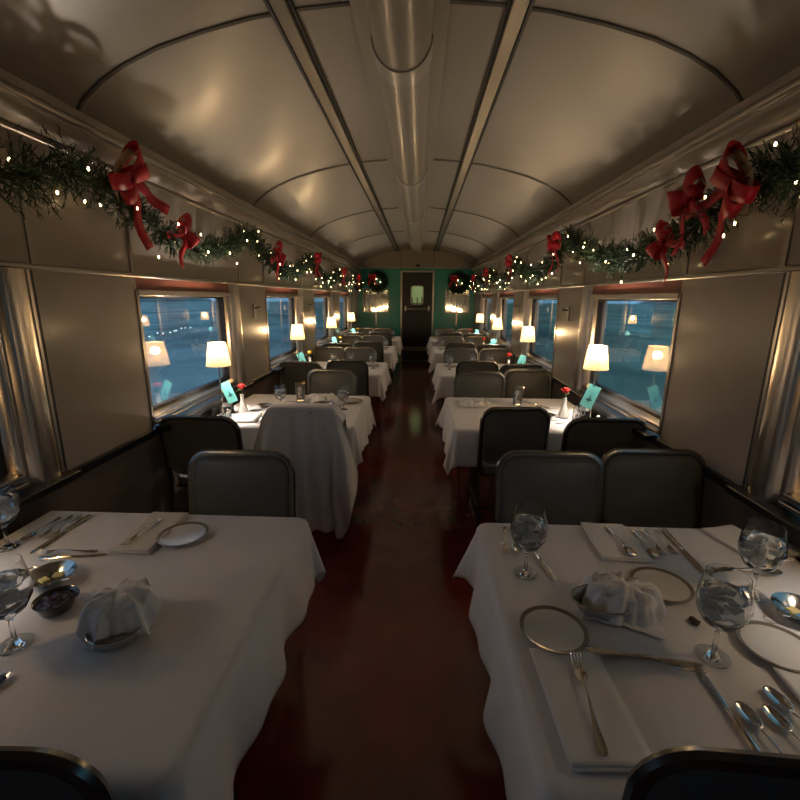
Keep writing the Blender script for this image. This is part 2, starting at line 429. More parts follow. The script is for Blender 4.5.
# outside: ground, ridges, far lights
GR = bpy.data.materials.new('snowy_ground'); GR.use_nodes = True
n = GR.node_tree.nodes; l = GR.node_tree.links; b = n['Principled BSDF']; b.inputs['Roughness'].default_value = .9
tcn = n.new('ShaderNodeTexCoord'); mpn = n.new('ShaderNodeMapping'); mpn.inputs['Scale'].default_value = (.16, .10, 1)
nz = n.new('ShaderNodeTexNoise'); nz.inputs['Scale'].default_value = 1.; nz.inputs['Detail'].default_value = 6
rp = n.new('ShaderNodeValToRGB'); rp.color_ramp.elements[0].position = .38; rp.color_ramp.elements[1].position = .66
rp.color_ramp.elements[0].color = (.22, .27, .27, 1); rp.color_ramp.elements[1].color = (.58, .66, .66, 1)
l.new(tcn.outputs['Object'], mpn.inputs[0]); l.new(mpn.outputs[0], nz.inputs['Vector']); l.new(nz.outputs['Fac'], rp.inputs[0]); l.new(rp.outputs[0], b.inputs['Base Color'])
GR2 = GR.copy(); GR2.name = 'dusk_tinted_ground'  # ground copy for the right side, teal dusk light put into its colour
for e, c in zip([q for q in GR2.node_tree.nodes if q.type == 'VALTORGB'][0].color_ramp.elements, ((.12, .20, .15, 1), (.34, .48, .38, 1))): e.color = c
struct(MB().grid(lambda u, v: (-220 + 220*u, -60 + 360*v, -1.3), 8, 8).build('ground', GR, smooth=False))
struct(MB().grid(lambda u, v: (220*u, -60 + 360*v, -1.3), 8, 8).build('ground', GR2, smooth=False))
HILL = mat('far_hillside', (.22, .24, .24), .95, var=.3, vscale=.08)
for nm, X, s, lb in (('hill', -150, 1, 'long low ridge outside beyond the left windows'), ('hill', 150, -1, 'long low ridge outside beyond the right windows')):
    m = MB(); m.grid(lambda u, v: (X + s * 25 * (1 - v) - s * 10, -40 + 330*u, -1.6 + 9 * v * (1.2 + noise.noise(Vector((u*9, X, 0))) + .3 * noise.noise(Vector((u*40, 1, 0))))), 60, 6)
    o = m.build(nm, HILL); tag(o, lb, 'hill'); 
FARL = mat('far_lamp', (1, 1, 1), .5, em=(.8, .9, 1), ems=6)
for i in range(16):
    y = 22 + i * 1.15 + random.uniform(-.3, .3)
    o = MB().ell((0, 0, 0), (.03, .03, .03), 8, 5).build('distant_light', FARL); o.location = (-17 - .25*i, y, -1.1 + random.uniform(-.06, .1))
    tag(o, 'tiny white light in the row outside the left windows', 'light', 'row of tiny lights outside the left windows')

# ================================================================== FURNITURE
DEPTH = .95
TY = {0: (-1.5, -.55), 1: (.60, 1.55), 2: (2.80, 3.75), 3: (4.86, 5.81), 4: (6.92, 7.87), 5: (8.98, 9.93)}
ZTAB = .755
AISLE = {'L': -.44, 'R': .25}
WALLX = {'L': XL + .085, 'R': XR - .085}
ORD = {0: 'unseen', 1: 'nearest', 2: 'second', 3: 'third', 4: 'fourth', 5: 'farthest'}
SIDE = {'L': 'left', 'R': 'right'}
def tname(S, k):
    if k == 0: return '%s table behind the camera' % SIDE[S]
    return '%s %s table' % (ORD[k], SIDE[S])

def table_frame(S, k):
    y0, y1 = TY[k]; xa, xw = AISLE[S], WALLX[S]
    x0, x1 = min(xa, xw), max(xa, xw)
    cx, cy = (x0 + x1) / 2, (y0 + y1) / 2
    t = empty('dining_table', (cx, cy, 0)); tag(t, 'dining table under the white cloth of the %s' % tname(S, k), 'table', 'dining tables under white cloths')
    hx, hy = (x1 - x0) / 2 - .012, (y1 - y0) / 2 - .012
    MB().box(-hx, hx, -hy, hy, .715, .745).build('tabletop', WOOD, t, bevel=.006)
    for sx_ in (-1, 1):
        MB().cyl((sx_ * hx * .62, 0, .02), (sx_ * hx * .62, 0, .715), .03, 12).build('pedestal', FRAME, t)
        MB().box(sx_*hx*.62 - .03, sx_*hx*.62 + .03, -.30, .30, 0, .03).build('foot', FRAME, t, bevel=.008)
CORN = {'L': .03, 'R': .065}
def cloth(S, k, seed):
    y0, y1 = TY[k]; xa, xw = AISLE[S], WALLX[S]
    sgn = 1 if xa > xw else -1            # aisle direction
    Lx = abs(xa - xw); r = .022; oh = .27
    # local coords: p from 0 (wall) to Lx (aisle), q from 0..D
    D = y1 - y0; cr = .03
    nu, nv = 74, 84
    rnd = random.Random(seed); ph = [rnd.uniform(0, 6.28) for _ in range(6)]
    def fn(u, v):
        p = u * (Lx + oh); q = -oh + v * (D + 2 * oh)
        ip = min(max(p, 0), Lx - cr); iq = min(max(q, cr), D - cr)
        dp, dq = p - ip, q - iq
        if p <= Lx - cr: dp = 0
        d = sqrt(dp*dp + dq*dq)
        if d < 1e-7: 
            z = ZTAB + .0012 * noise.noise(Vector((p*5, q*5, seed))) + .0022 * math.exp(-((p - (Lx - .41)) / .006) ** 2) + .0012 * math.exp(-((q - D*.5) / .006) ** 2)
            return (xw + sgn * p, y0 + q, z)
        np_, nq = dp / d, dq / d
        d *= 1 - .13 * (2 * abs(np_ * nq)) ** 1.5
        dd = max(0, d - cr)
        e = min(d, cr)
        if dd < r * pi / 2:
            a = dd / r; out = e + r * sin(a); z = ZTAB - r * (1 - cos(a))
        else:
            sdrop = dd - r * pi / 2; f = sdrop / oh
            corner = (2 * abs(np_ * nq)) ** 1.5
            al = ip if abs(nq) > .7 else iq
            wave = .016 * sin(al * 17 + ph[0]) + .010 * sin(al * 31 + ph[1])
            cang = math.atan2(nq, np_)
            cw = .03 * sin(cang * 6 + ph[2]) * corner
            nf = .010 if abs(nq) > .7 else .022
            out = e + r + f * (nf + wave * (1 - corner) * (.5 if abs(nq) > .7 else 1) + CORN[S] * corner + cw)
            z = ZTAB - r - sdrop * (1 - .03 - .02 * corner)
        return (xw + sgn * (ip + np_ * out), y0 + iq + nq * out, z)
    m = MB(); m.grid(fn, nu, nv)
    o = m.build('tablecloth', CLOTH, solid=.0022, ang=180)
    o.location = (0, 0, 0)
    return tag(o, 'white tablecloth hanging over the edges of the %s' % tname(S, k), 'tablecloth', 'white tablecloths')
for i, (S, k) in enumerate([(S, k) for S in 'LR' for k in range(1, 6)]):
    table_frame(S, k); cloth(S, k, i * 3 + 1)

# ---- chair. origin on the floor, sitter faces +Y, backrest plane at y = -.20
def mk_chair():
    t = empty('dining_chair')
    W2 = .235
    # back frame hoop
    def hoop(w, ztop, r, n=8):
        p = []
        for kx, a0 in ((1, 0), (-1, pi/2)):
            for q in range(n + 1):
                a = a0 + pi/2*q/n; p.append((kx*(w - r) + r*cos(a), ztop - r + r*sin(a)))
        return p
    hp = hoop(W2, .895, .085)
    def yb(z): return -.20 - max(0, z - .46) * .13
    path = [(W2, yb(.46), .46)] + [(x, yb(z), z) for x, z in hp] + [(-W2, yb(.46), .46)]
    m = MB(); m.tube(path, .015, 8, flat=(.95, 1.25)); m.build('back_frame', FRAME, t)
    # back pad
    m = MB(); pad = rrect(-W2 + .010, W2 - .010, .52, .885, .078)
    n = len(pad); vs = []; 
    cxz = (0, .70)
    rings = [(1.0, .012), (1.0, -.012), (.97, -.022), (.85, -.030), (.0, -.034)]
    vs = []; 
    for (sc, dy) in rings:
        for x, z in pad:
            xx, zz = cxz[0] + (x - cxz[0]) * sc, cxz[1] + (z - cxz[1]) * sc
            vs.append((xx, yb(zz) - dy, zz))
    fs = []
    for L_ in range(len(rings) - 1):
        for i in range(n): j = (i + 1) % n; fs.append((L_*n+i, L_*n+j, (L_+1)*n+j, (L_+1)*n+i))
    o_ = len(vs)
    # rear face, slightly recessed
    for (sc, dy) in ((1.0, .012), (.93, .012), (.90, .004), (0, .004)):
        for x, z in pad:
            xx, zz = cxz[0] + (x - cxz[0]) * sc, cxz[1] + (z - cxz[1]) * sc
            vs.append((xx, yb(zz) - dy, zz))
    for L_ in range(3):
        for i in range(n): j = (i + 1) % n; fs.append((o_+L_*n+i, o_+(L_+1)*n+i, o_+(L_+1)*n+j, o_+L_*n+j))
    m.add(vs, fs); m.build('backrest', VINYL, t)
    # seat
    m = MB(); sp = rrect(-.225, .225, -.20, .22, .07)
    vs = []; fs = []
    rg = [(0, .440), (.97, .440), (1, .448), (1, .472), (.96, .488), (.8, .497), (0, .502)]
    for sc, z in rg:
        for x, y in sp: vs.append((x*sc, .01 + (y - .01)*sc, z))
    for L_ in range(len(rg) - 1):
        for i in range(n): j = (i + 1) % n; fs.append((L_*n+i, L_*n+j, (L_+1)*n+j, (L_+1)*n+i))
    m.add(vs, fs); m.build('seat', VINYL, t)
    MB().tube([(-.205, -.18, .428), (.205, -.18, .428), (.205, .2, .428), (-.205, .2, .428)], .012, 8, closed=True).build('seat_frame', FRAME, t)
    for sx_ in (-1, 1):
        MB().cyl((sx_ * W2, yb(.46), .47), (sx_ * .235, -.27, .0), .013, 10, .012).build('leg', FRAME, t)
        MB().cyl((sx_ * .205, .19, .428), (sx_ * .225, .235, 0), .013, 10, .012).build('leg', FRAME, t)
        MB().cyl((sx_ * .232, -.235, .2), (sx_ * .216, .215, .2), .009, 8).build('stretcher', FRAME, t)
    return t
CH = 'grey padded dining chairs with metal frames'
def chair(x, yback, face, label, rz=0., scale=None, tilt=None):
    """yback: y of the backrest top"""
    off = .24
    r = (0 if face > 0 else pi) + rz
    ox, oy = -sin(r) * -off * -1, cos(r) * off
    return put('chair', mk_chair, (x - sin(r) * off, yback + cos(r) * off, 0), r, label, 'chair', CH, scale=scale, tilt=tilt)
# face +1: sitter faces away from camera (back towards us); -1: far side of a table, faces us
# nearest tables
chair(-.745, .525, 1, 'grey chair at the near side of nearest left table, back top in bottom left corner', rz=.03)
chair(.61, .575, 1, 'grey chair at the near side of nearest right table, back in bottom right corner', rz=-.05)
chair(-.815, 1.86, -1, 'grey chair at the far side of nearest left table', rz=.0)
chair(.620, 1.94, -1, 'grey chair at far aisle side of nearest right table')
chair(1.115, 2.00, -1, 'grey chair at far window side of nearest right table')
# second tables
chair(-1.31, 2.47, 1, 'grey chair at near window side of second left table, beside the draped chair')
chair(-.735, 2.66, 1, 'grey chair covered by a white sheet at near aisle side of second left table')
chair(.625, 2.735, 1, 'grey chair at near aisle side of second right table, its legs in view', rz=.06, scale=(.90, .95, 1.02))
chair(1.13, 2.58, 1, 'grey chair at near window side of second right table')
chair(-.86, 4.24, -1, 'grey chair at far aisle side of second left table')
chair(.600, 4.24, -1, 'grey chair at far aisle side of second right table')
chair(1.10, 4.42, -1, 'grey chair at far window side of second right table')
for k in (3, 4, 5):
    y0, y1 = TY[k]
    chair(-.79, y0 - .14 + .05, 1, 'grey chair at near aisle side of %s' % tname('L', k), scale=(.93, 1, 1.03))
    chair(-1.28 - (.04 if k == 3 else 0), y0 - .10, 1, 'grey chair at near window side of %s' % tname('L', k))
    chair(.64, y0 - .06, 1, 'grey chair at near aisle side of %s' % tname('R', k), scale=(.93, 1, 1.03))
    chair(1.12, y0 - .10, 1, 'grey chair at near window side of %s' % tname('R', k))
    chair(-.86, y1 + .48, -1, 'grey chair at far aisle side of %s' % tname('L', k))
    chair(-1.30, y1 + .48, -1, 'grey chair at far window side of %s' % tname('L', k))
    chair(.60, y1 + .48, -1, 'grey chair at far aisle side of %s' % tname('R', k))
    chair(1.10, y1 + .50, -1, 'grey chair at far window side of %s' % tname('R', k))

# ---- white sheet draped over the second-left aisle chair
def drape():
    cx, yb_, zt = -.735, 2.66, .922
    m = MB(); nu, nv = 90, 60
    def fn(u, v):
        a = (u - .5) * 2                        # -1..1 across
        w = .262
        # hem height over the front
        hem = .60 if a < -.62 else (.06 + .04 * sin(a * 5) if a < .55 else .06 + .45 * max(0, (a - .66) / .34) ** 1.2)
        if -.62 <= a < -.40: hem = .60 + (.06 - .60) * (a + .62) / .22
        top = zt - .10 * max(0, (abs(a) - .70) / .30) ** 2
        # v: 0 rear hem ... .18 top back edge, .24 top front edge ... 1 front hem
        x = cx + a * w
        if v < .16:
            f = 1 - v / .16; z = top - .40 * f; y = yb_ + .085 + .02 * f + .012 * sin(a * 11) * f
            x += a * .05 * f
        elif v < .28:
            f = (v - .16) / .12; an = pi * f
            y = yb_ + .085 - (1 - cos(an)) * .058; z = top + .012 * sin(an)
        else:
            f = (v - .28) / .72; z = top + (hem - top) * f
            drop = top - z
            g = min(1, drop / .5)
            fold = (.030 * sin(a * 9.5 + .6) + .026 * sin(a * 17 + 1.2) + .05 * max(0, a) * sin(a * 24)) * g
            y = yb_ - .031 - .035 * g - fold - .015 * sin(a * 2) * g
            x += (.10 * max(0, a) ** 1.2 + .02 * a) * g + .018 * sin(a * 14 + drop * 3) * g + .02 * g * max(0, a) * sin(drop * 9)
            x += -.10 * max(0, -a - .35) * g * 2.2
        y += .006 * noise.noise(Vector((a * 6, v * 9, 3)))
        return (x, y, z)
    m.grid(fn, nu, nv)
    o = m.build('draped_sheet', CLOTH, solid=.003, ang=180)
    tag(o, 'white cloth draped over the aisle chair before the second left table, hanging to the floor', 'sheet')
drape()

# ---- lamps
def mk_lamp():
    t = empty('table_lamp')
    MB().lathe([(0, 0), (.052, 0), (.052, .006), (.04, .014), (.014, .022), (.009, .03), (0, .03)], 28).build('base', BRASS, t)
    MB().lathe([(.0055, .028), (.0055, .19), (.009, .20), (.0055, .21), (.0055, .37), (.012, .375), (.012, .40), (0, .40)], 16).build('stem', BRASS, t)
    seg = 72
    m = MB()
    m.lathe([(.086, .375), (.062, .535), (.0605, .535), (.0845, .375)], seg, mod=lambda a, z, r: 1 + .018 * cos(36 * a), close=True)
    m.build('lamp_shade', SHADE, t)
    MB().ell((0, 0, .43), (.017, .017, .026), 12, 8).build('bulb', BULB, t)
    ld = bpy.data.lights.new('bulb_light', 'POINT'); ld.energy = BULB_W; ld.color = (1., .87, .74); ld.shadow_soft_size = .025
    lo = bpy.data.objects.new('bulb_light', ld); COL.objects.link(lo); lo.parent = t; lo.location = (0, 0, .475)
    return t
lamp_roots = []
LAMPS = [('L', 1, -1.40, .88), ('L', 2, -1.395, 2.97), ('L', 3, -1.395, 5.0), ('L', 4, -1.395, 6.98), ('L', 5, -1.395, 9.03),
         ('R', 1, 1.21, .90), ('R', 2, 1.215, 3.04), ('R', 3, 1.215, 5.0), ('R', 4, 1.215, 6.98), ('R', 5, 1.215, 9.03)]
for S, k, x, y in LAMPS:
    lp = put('lamp', mk_lamp, (x, y, ZTAB + .002), 0, 'lit table lamp with cream pleated shade on the %s' % tname(S, k), 'lamp', 'lit table lamps by the windows', scale=(.93, .93, 1))
    lamp_roots.append((k, lp))
for k, lp in lamp_roots:
    if k == 1:      # the two lamps beside the camera are dimmer
        for c in lp.children:
            if c.type == 'LIGHT': c.data = c.data.copy(); c.data.energy = BULB_W * .22

# ---- tableware builders
def mk_goblet():
    t = empty('water_goblet')
    sw = lambda a, z, r: 1 + (.022 * cos(10 * a + z * 45) if z > .10 and z < .205 else 0)
    outer_ = [(0, 0), (.036, 0), (.0365, .0025), (.012, .007), (.0055, .018), (.005, .05), (.0055, .072), (.014, .083), (.036, .099), (.050, .125), (.0555, .150), (.053, .180), (.048, .205), (.0445, .224)]
    inner_ = [(.0432, .224), (.0465, .205), (.0513, .180), (.0537, .150), (.0482, .127), (.034, .103), (.012, .090), (0, .089)]
    MB().lathe(outer_ + inner_, 48, mod=sw).build('glass', GLASS, t, ang=70)
    w = [(0, .0900), (.0115, .0910), (.0333, .1038), (.0473, .1275), (.0527, .150), (.0506, .178), (0, .178)]
    MB().lathe(w, 48, mod=sw).build('water', WATER, t, ang=50)
    m = MB(); rnd = random.Random(3)
    for i in range(11):
        T = Matrix.Translation((rnd.uniform(-.024, .024), rnd.uniform(-.024, .024), .128 + .011*(i % 5))) @ Matrix.Rotation(rnd.uniform(0, 3), 4, (1, .6, .3))
        m.box(-.011, .011, -.011, .011, -.009, .009, T)
    m.build('ice', ICEW, t, bevel=.003)
    return t
def mk_tumbler():
    t = empty('water_glass')
    MB().lathe([(0, 0), (.028, 0), (.03, .004), (.037, .14), (.0355, .14), (.029, .01), (0, .01)], 32).build('glass', GLASS, t)
    m = MB()
    for i in range(4):
        T = Matrix.Translation((random.uniform(-.013, .013), random.uniform(-.013, .013), .03 + .022*i)) @ Matrix.Rotation(random.uniform(0, 3), 4, (1, .6, .3))
        m.box(-.011, .011, -.011, .011, -.011, .011, T)
    m.build('ice', ICE, t, bevel=.003)
    return t
def mk_plate(r=.085, name='bread_plate'):
    t = empty(name)
    MB().lathe([(0, 0), (r*.62, 0), (r*.66, .003), (r*.9, .009), (r*.93, .0115), (r*.9, .012), (r*.62, .0055), (0, .0045)], 48).build('plate_body', CHINA, t)
    MB().lathe([(r*.87, .0075), (r, .0125), (r*.995, .0145), (r*.87, .0116)], 48, close=True).build('rim', CHINARIM, t)
    return t
def blade(m, stations, thick=.0012):
    """flat shape along +Y: stations (y, halfwidth, z)"""
    vs = []; fs = []
    for y, w, z in stations:
        vs += [(-w, y, z), (-w*.5, y, z + thick), (w*.5, y, z + thick), (w, y, z), (w*.5, y, z - thick), (-w*.5, y, z - thick)]
    n = len(stations)
    for i in range(n - 1):
        for k in range(6): k2 = (k+1) % 6; fs.append((i*6+k, i*6+k2, (i+1)*6+k2, (i+1)*6+k))
    fs.append((0,1,2,3,4,5)); fs.append(tuple((n-1)*6+k for k in (5,4,3,2,1,0)))
    m.add(vs, fs)
HANDLE = [(-.115, .002, .003), (-.112, .0085, .003), (-.10, .0105, .003), (-.075, .0080, .004), (-.045, .0045, .007), (-.01, .0030, .010), (.02, .0028, .010), (.034, .0042, .008)]
def mk_fork():
    t = empty('fork')
    m = MB(); blade(m, HANDLE); m.build('handle', SILVER, t)
    m = MB(); blade(m, [(.033, .0042, .008), (.043, .0105, .0055), (.055, .0125, .004), (.066, .0125, .004)], .0011)
    for i in range(4):
        x = -.0102 + .0068*i
        T = Matrix.Translation((x, 0, 0))
        mm = MB(); blade(mm, [(.064, .0022, .004), (.085, .0020, .005), (.105, .0016, .0075), (.112, .0008, .009)], .0009)
        m.add(mm.v, mm.f, T)
    m.build('head', SILVER, t)
    return t
def mk_spoon():
    t = empty('spoon')
    m = MB(); blade(m, HANDLE); m.build('handle', SILVER, t)
    m = MB()
    def fn(u, v):
        a = 2*pi*u; rr = v
        return (.0205*rr*cos(a), .072 + .034*rr*sin(a)*1.05, .0085 - .0065*(1 - rr*rr))
    m.grid(fn, 28, 8); m.build('bowl', SILVER, t, solid=.0014)
    m = MB(); 
    return t
def mk_knife():
    t = empty('table_knife')
    m = MB(); blade(m, [(-.12, .004, .005), (-.117, .009, .005), (-.09, .0095, .005), (-.04, .0068, .005), (-.005, .006, .005)], .0038); m.build('handle', SILVER, t)
    m = MB(); blade(m, [(-.006, .0058, .004), (.01, .0085, .003), (.07, .0095, .0025), (.105, .008, .0025), (.118, .003, .0025)], .0009); m.build('blade', SILVER, t)
    return t
def mk_napkin(w=.14, l=.26, m_=NAPKIN):
    t = MB()
    def layer(z, dx, dy, sd):
        def fn(u, v):
            x = (u - .5)*w + dx; y = (v - .5)*l + dy
            return (x, y, z + .002*noise.noise(Vector((x*14, y*14, sd))) + .003*max(0, abs(v-.5)-.42)*8*noise.noise(Vector((x*25, sd, 1))))
        t.grid(fn, 14, 22)
    layer(.003, 0, 0, 1); layer(.006, .004, -.003, 1.3); layer(.009, -.003, .004, 1.6)
    return t.build('folded_napkin', m_, solid=.0028, ang=180)
def flatware(kind, x0, y0, x1, y1, label, group='silverware on the nearest tables', z=ZTAB + .003, sc=None, tilt=None):
    """from handle end (x0,y0) to tip (x1,y1)"""
    L_ = sqrt((x1-x0)**2 + (y1-y0)**2); nat = .235
    rz_ = math.atan2(-(x1-x0), (y1-y0)); s_ = L_/nat
    s_ = sc or min(max(s_, .7), 1.12)
    mk = {'fork': mk_fork, 'spoon': mk_spoon, 'knife': mk_knife}[kind]
    return put(kind, mk, ((x0+x1)/2, (y0+y1)/2, z), rz_, label, kind if kind != 'knife' else 'knife', group, scale=(s_, s_, 1), tilt=tilt)

def crumple(name, cx, cy, rx_, ry_, h, rot, seed, label, half=.13, z0=ZTAB + .004, top=.0, skew=(0, 0), group='crumpled napkins over the bread baskets'):
    """a square cloth laid over an oval mound: flat crown, falling sides, corners spread on the table"""
    m = MB(); N = 72
    def fn(u, v):
        a, b = (u - .5)*2*half, (v - .5)*2*half
        r = sqrt(a*a + b*b) + 1e-6; ca, sa = (a/r, b/r) if r > 1e-4 else (1., 0.); th = math.atan2(b, a)
        Rm = 1/sqrt((ca/rx_)**2 + (sa/ry_)**2)
        k = .5 + .5*cos(4*th + pi)          # 1 at the corners
        fold = sin(7*th + seed) * .5 + sin(11*th + 2*seed)*.35 + sin(17*th - seed)*.2
        if r < Rm:
            rp = r; z = h*(1 - .18*(r/Rm)**3)
            z += .010*fold*(r/Rm)**1.5 + .020*noise.noise(Vector((a*16, b*16, seed))) + .008*noise.noise(Vector((a*45, b*45, seed)))
        else:
            sd = r - Rm; zt = h*.82 + .010*fold
            slope = .93
            if sd*slope < zt - .004:
                z = zt - sd*slope; rp = Rm + sd*.30
            else:
                s0 = (zt - .004)/slope; z = .004; rp = Rm + s0*.30 + (sd - s0)*.85
            rp += fold*.012*min(1, sd/.04)
            z += .012*noise.noise(Vector((a*22, b*22, seed + 4)))*min(1, z/.03) + abs(.004*fold)
        z = max(.0025, z)
        x, y = rp*ca + skew[0]*z, rp*sa + skew[1]*z
        return (x, y, z + top*x)
    m.grid(fn, N, N)
    o = m.build(name, NAPKIN, solid=.002, ang=180); o.location = (cx, cy, z0); o.rotation_euler = (0, 0, rot)
    return tag(o, label, 'napkin', group)
def mk_basket(rx_=.085, ry_=.06, h=.035):
    t = empty('bread_basket')
    m = MB()
    T = Matrix.Diagonal((rx_, ry_, 1, 1))
    m.lathe([(0, 0), (.7, 0), (.78, .004), (.98, h), (1.02, h + .001), (1.0, h + .003), (.95, h), (.74, .006), (0, .004)], 40, T=T); m.build('bowl', SILVER, t)
    m = MB(); m.tube([(rx_*1.02*cos(a*pi/16), ry_*1.02*sin(a*pi/16), h + .002) for a in range(32)], .003, 6, closed=True); m.build('rim', SILVER, t)
    return t
def mk_dish(r=.062, h=.028, fill=None):
    t = empty('butter_dish')
    MB().lathe([(0, 0), (r*.55, 0), (r*.6, .004), (r*.95, h), (r*1.05, h + .002), (r*1.04, h + .004), (r*.9, h), (r*.55, .006), (0, .005)], 40).build('bowl', SILVER, t)
    for sx_ in (-1, 1):
        MB().tube([(sx_*r*1.0, -.014, h), (sx_*r*1.3, -.01, h + .003), (sx_*r*1.3, .01, h + .003), (sx_*r*1.0, .014, h)], .0025, 6).build('handle', SILVER, t)
    return t
def mk_pat():
    return MB().box(-.014, .014, -.011, .011, 0, .007).build('butter_pat', BUTTER, bevel=.0025)
def mk_jam():
    t = empty('jam_dish')
    MB().lathe([(0, 0), (.035, 0), (.04, .004), (.052, .032), (.054, .033), (.053, .035), (.049, .032), (.036, .008), (0, .006)], 36).build('bowl', mat('dark_glass_bowl', (.03, .028, .03), .12, coat=.5), t)
    m = MB(); m.grid(lambda u, v: (.047*v*cos(2*pi*u), .047*v*sin(2*pi*u), .024 + .006*(1-v) + .006*noise.noise(Vector((v*3*cos(2*pi*u), v*3*sin(2*pi*u), 1)))), 32, 8); m.build('jam', JAM, t, solid=.004)
    return t
def mk_card():
    t = empty('menu_card')
    m = MB(); m.box(-.055, .055, -.0012, .0012, 0, .20); m.build('card', TEALCARD, t, smooth=False)
    m = MB(); m.prism([(-.03, .065), (-.005, .085), (.0, .12), (.012, .085), (.032, .07), (.008, .062), (0, .05), (-.01, .062)], 'y', -.0022, -.0013); m.build('print', CARDMARK, t, smooth=False)
    return t
def mk_vase(bl=ROSE, nm='red'):
    t = empty('bud_vase')
    MB().lathe([(0, 0), (.036, 0), (.040, .006), (.036, .03), (.022, .065), (.0135, .10), (.0125, .13), (.0165, .142), (.0145, .142), (.011, .13), (.011, .10), (0, .095)], 28).build('vase_body', VASE, t)
    MB().tube([(0, 0, .10), (.002, 0, .15), (.0, .002, .19)], .002, 6).build('stem', STEM, t)
    m = MB()
    for i in range(11):
        a = i*2.4; rr = .004 + .0018*i; T = Matrix.Translation((rr*cos(a), rr*sin(a), .205 - .001*i)) @ Matrix.Rotation(a, 4, 'Z') @ Matrix.Rotation(.25 + .05*i, 4, 'Y')
        m.ell((0, 0, 0), (.005, .013, .018), 8, 6, T)
    m.ell((0, 0, .205), (.012, .012, .018), 10, 6); m.build('bloom', bl, t)
    for sgn in (-1, 1):
        m = MB(); m.grid(lambda u, v: (sgn*.03*u, .012*(v-.5)*sin(pi*min(1, u+.05))*2, .165 + .018*u), 6, 4); m.build('leaf', STEM, t, solid=.0006)
    return t
def mk_shaker():
    t = empty('salt_shaker')
    MB().lathe([(0, 0), (.018, 0), (.02, .004), (.017, .05), (.016, .055), (0, .055)], 16).build('glass', GLASS, t)
    MB().lathe([(.0165, .055), (.0175, .057), (.016, .068), (.008, .074), (0, .075)], 16).build('cap', SILVER, t)
    return t
def mk_creamer():
    t = empty('creamer')
    MB().lathe([(0, 0), (.026, 0), (.03, .01), (.032, .05), (.028, .075), (.031, .09), (.029, .09), (.026, .075), (.03, .05), (.027, .012), (0, .006)], 24, mod=lambda a, z, r: 1 + .03*cos(12*a)).build('glass', GLASS, t)
    MB().tube([(.028, 0, .08), (.05, 0, .075), (.052, 0, .045), (.03, 0, .03)], .004, 8).build('handle', GLASS, t)
    return t
def mk_caddy():
    t = empty('sugar_caddy')
    m = MB().box(-.04, .04, -.03, .03, 0, .004).box(-.04, .04, -.03, -.027, 0, .05).box(-.04, .04, .027, .03, 0, .05).box(-.04, -.037, -.03, .03, 0, .05).box(.037, .04, -.03, .03, 0, .05)
    m.build('box', BLACK, t, bevel=.001)
    for i in range(6):
        MB().box(-.033, .033, -.022 + .008*i, -.019 + .008*i, .006, .068 + .004*(i % 2)).build('sugar_packet', NAPKIN, t, smooth=False)
    return t

# ---- nearest right table
T1R = 'nearest right table'
Z = ZTAB + .0035
GG = 'water goblets on the nearest tables'
put('goblet', mk_goblet, (.345, 1.235, Z), 0, 'stemmed water goblet at the far aisle corner of nearest right table', 'goblet', GG)
put('goblet', mk_goblet, (.722, .925, Z), .5, 'large clear goblet in the middle of nearest right table, nearer the camera', 'goblet', GG)
put('goblet', mk_goblet, (.985, 1.165, Z), 1.1, 'clear goblet toward the window on nearest right table, before the crossed silver', 'goblet', GG)
PG = 'bread plates on the nearest tables'
put('plate', mk_plate, (.358, .985, Z), 0, 'bread plate with dark rim near the aisle edge of nearest right table', 'plate', PG)
put('plate', mk_plate, (.735, 1.185, Z), 0, 'bread plate half hidden behind the crumpled napkin on nearest right table', 'plate', PG)
put('plate', mk_plate, (.895, .955, Z), 0, 'bread plate right of the large goblet at right edge of the photo', 'plate', PG)
put('plate', mk_plate, (1.36 - .11, 1.42, Z), 0, 'small plate by the window corner of nearest right table', 'plate', PG, scale=(.8, .8, 1))
n_ = mk_napkin(.155, .275); n_.location = (.365, .778, Z); n_.rotation_euler = (0, 0, .03); tag(n_, 'folded white napkin under a fork at near aisle corner of nearest right table', 'napkin', 'folded napkins on nearest tables'); PROTO['napkin'] = n_
put('napkin', mk_napkin, (.70, 1.43, Z), -.05, 'folded white napkin with a spoon on it at far side of nearest right table', 'napkin', 'folded napkins on nearest tables', scale=(1, .85, 1))
put('napkin', mk_napkin, (.90, .74, Z), -.1, 'folded white napkin at the right edge of photo beside three spoons', 'napkin', 'folded napkins on nearest tables')
put('napkin', mk_napkin, (1.16, 1.44, Z), .25, 'white napkin near the window plate on nearest right table', 'napkin', 'folded napkins on nearest tables', scale=(.9, .8, 1))
S1 = 'silverware on the nearest tables'
flatware('fork', .354, .655, .385, .905, 'fork lying on the folded napkin at near aisle corner of nearest right table', z=Z + .012)
flatware('knife', .47, .92, .68, .895, 'knife of the crossed pair below the left bread plate, blade toward the goblet', z=Z, sc=.9)
flatware('fork', .415, .925, .675, .868, 'fork of the crossed pair, tines at the foot of the large goblet', z=Z + .008)
flatware('knife', .655, .665, .663, .90, 'long knife pointing away beside the three spoons on nearest right table')
flatware('spoon', .70, .60, .69, .805, 'leftmost of the three spoons at the near edge of nearest right table')
flatware('spoon', .762, .60, .742, .80, 'middle of the three spoons at the near edge of nearest right table')
flatware('spoon', .806, .64, .778, .848, 'rightmost and farthest of the three spoons on nearest right table')
flatware('fork', .333, 1.52, .303, 1.32, 'small dark fork left of the far goblet on nearest right table')
flatware('spoon', .360, 1.52, .345, 1.33, 'small spoon just left of the far goblet on nearest right table')
flatware('knife', .395, 1.41, .428, 1.20, 'knife lying right of the far aisle goblet')
flatware('spoon', .712, 1.52, .719, 1.31, 'spoon lying on the far folded napkin of nearest right table', z=Z + .012)
flatware('spoon', .812, 1.52, .800, 1.33, 'leftmost piece of the four silver pieces at far edge, nearest right table')
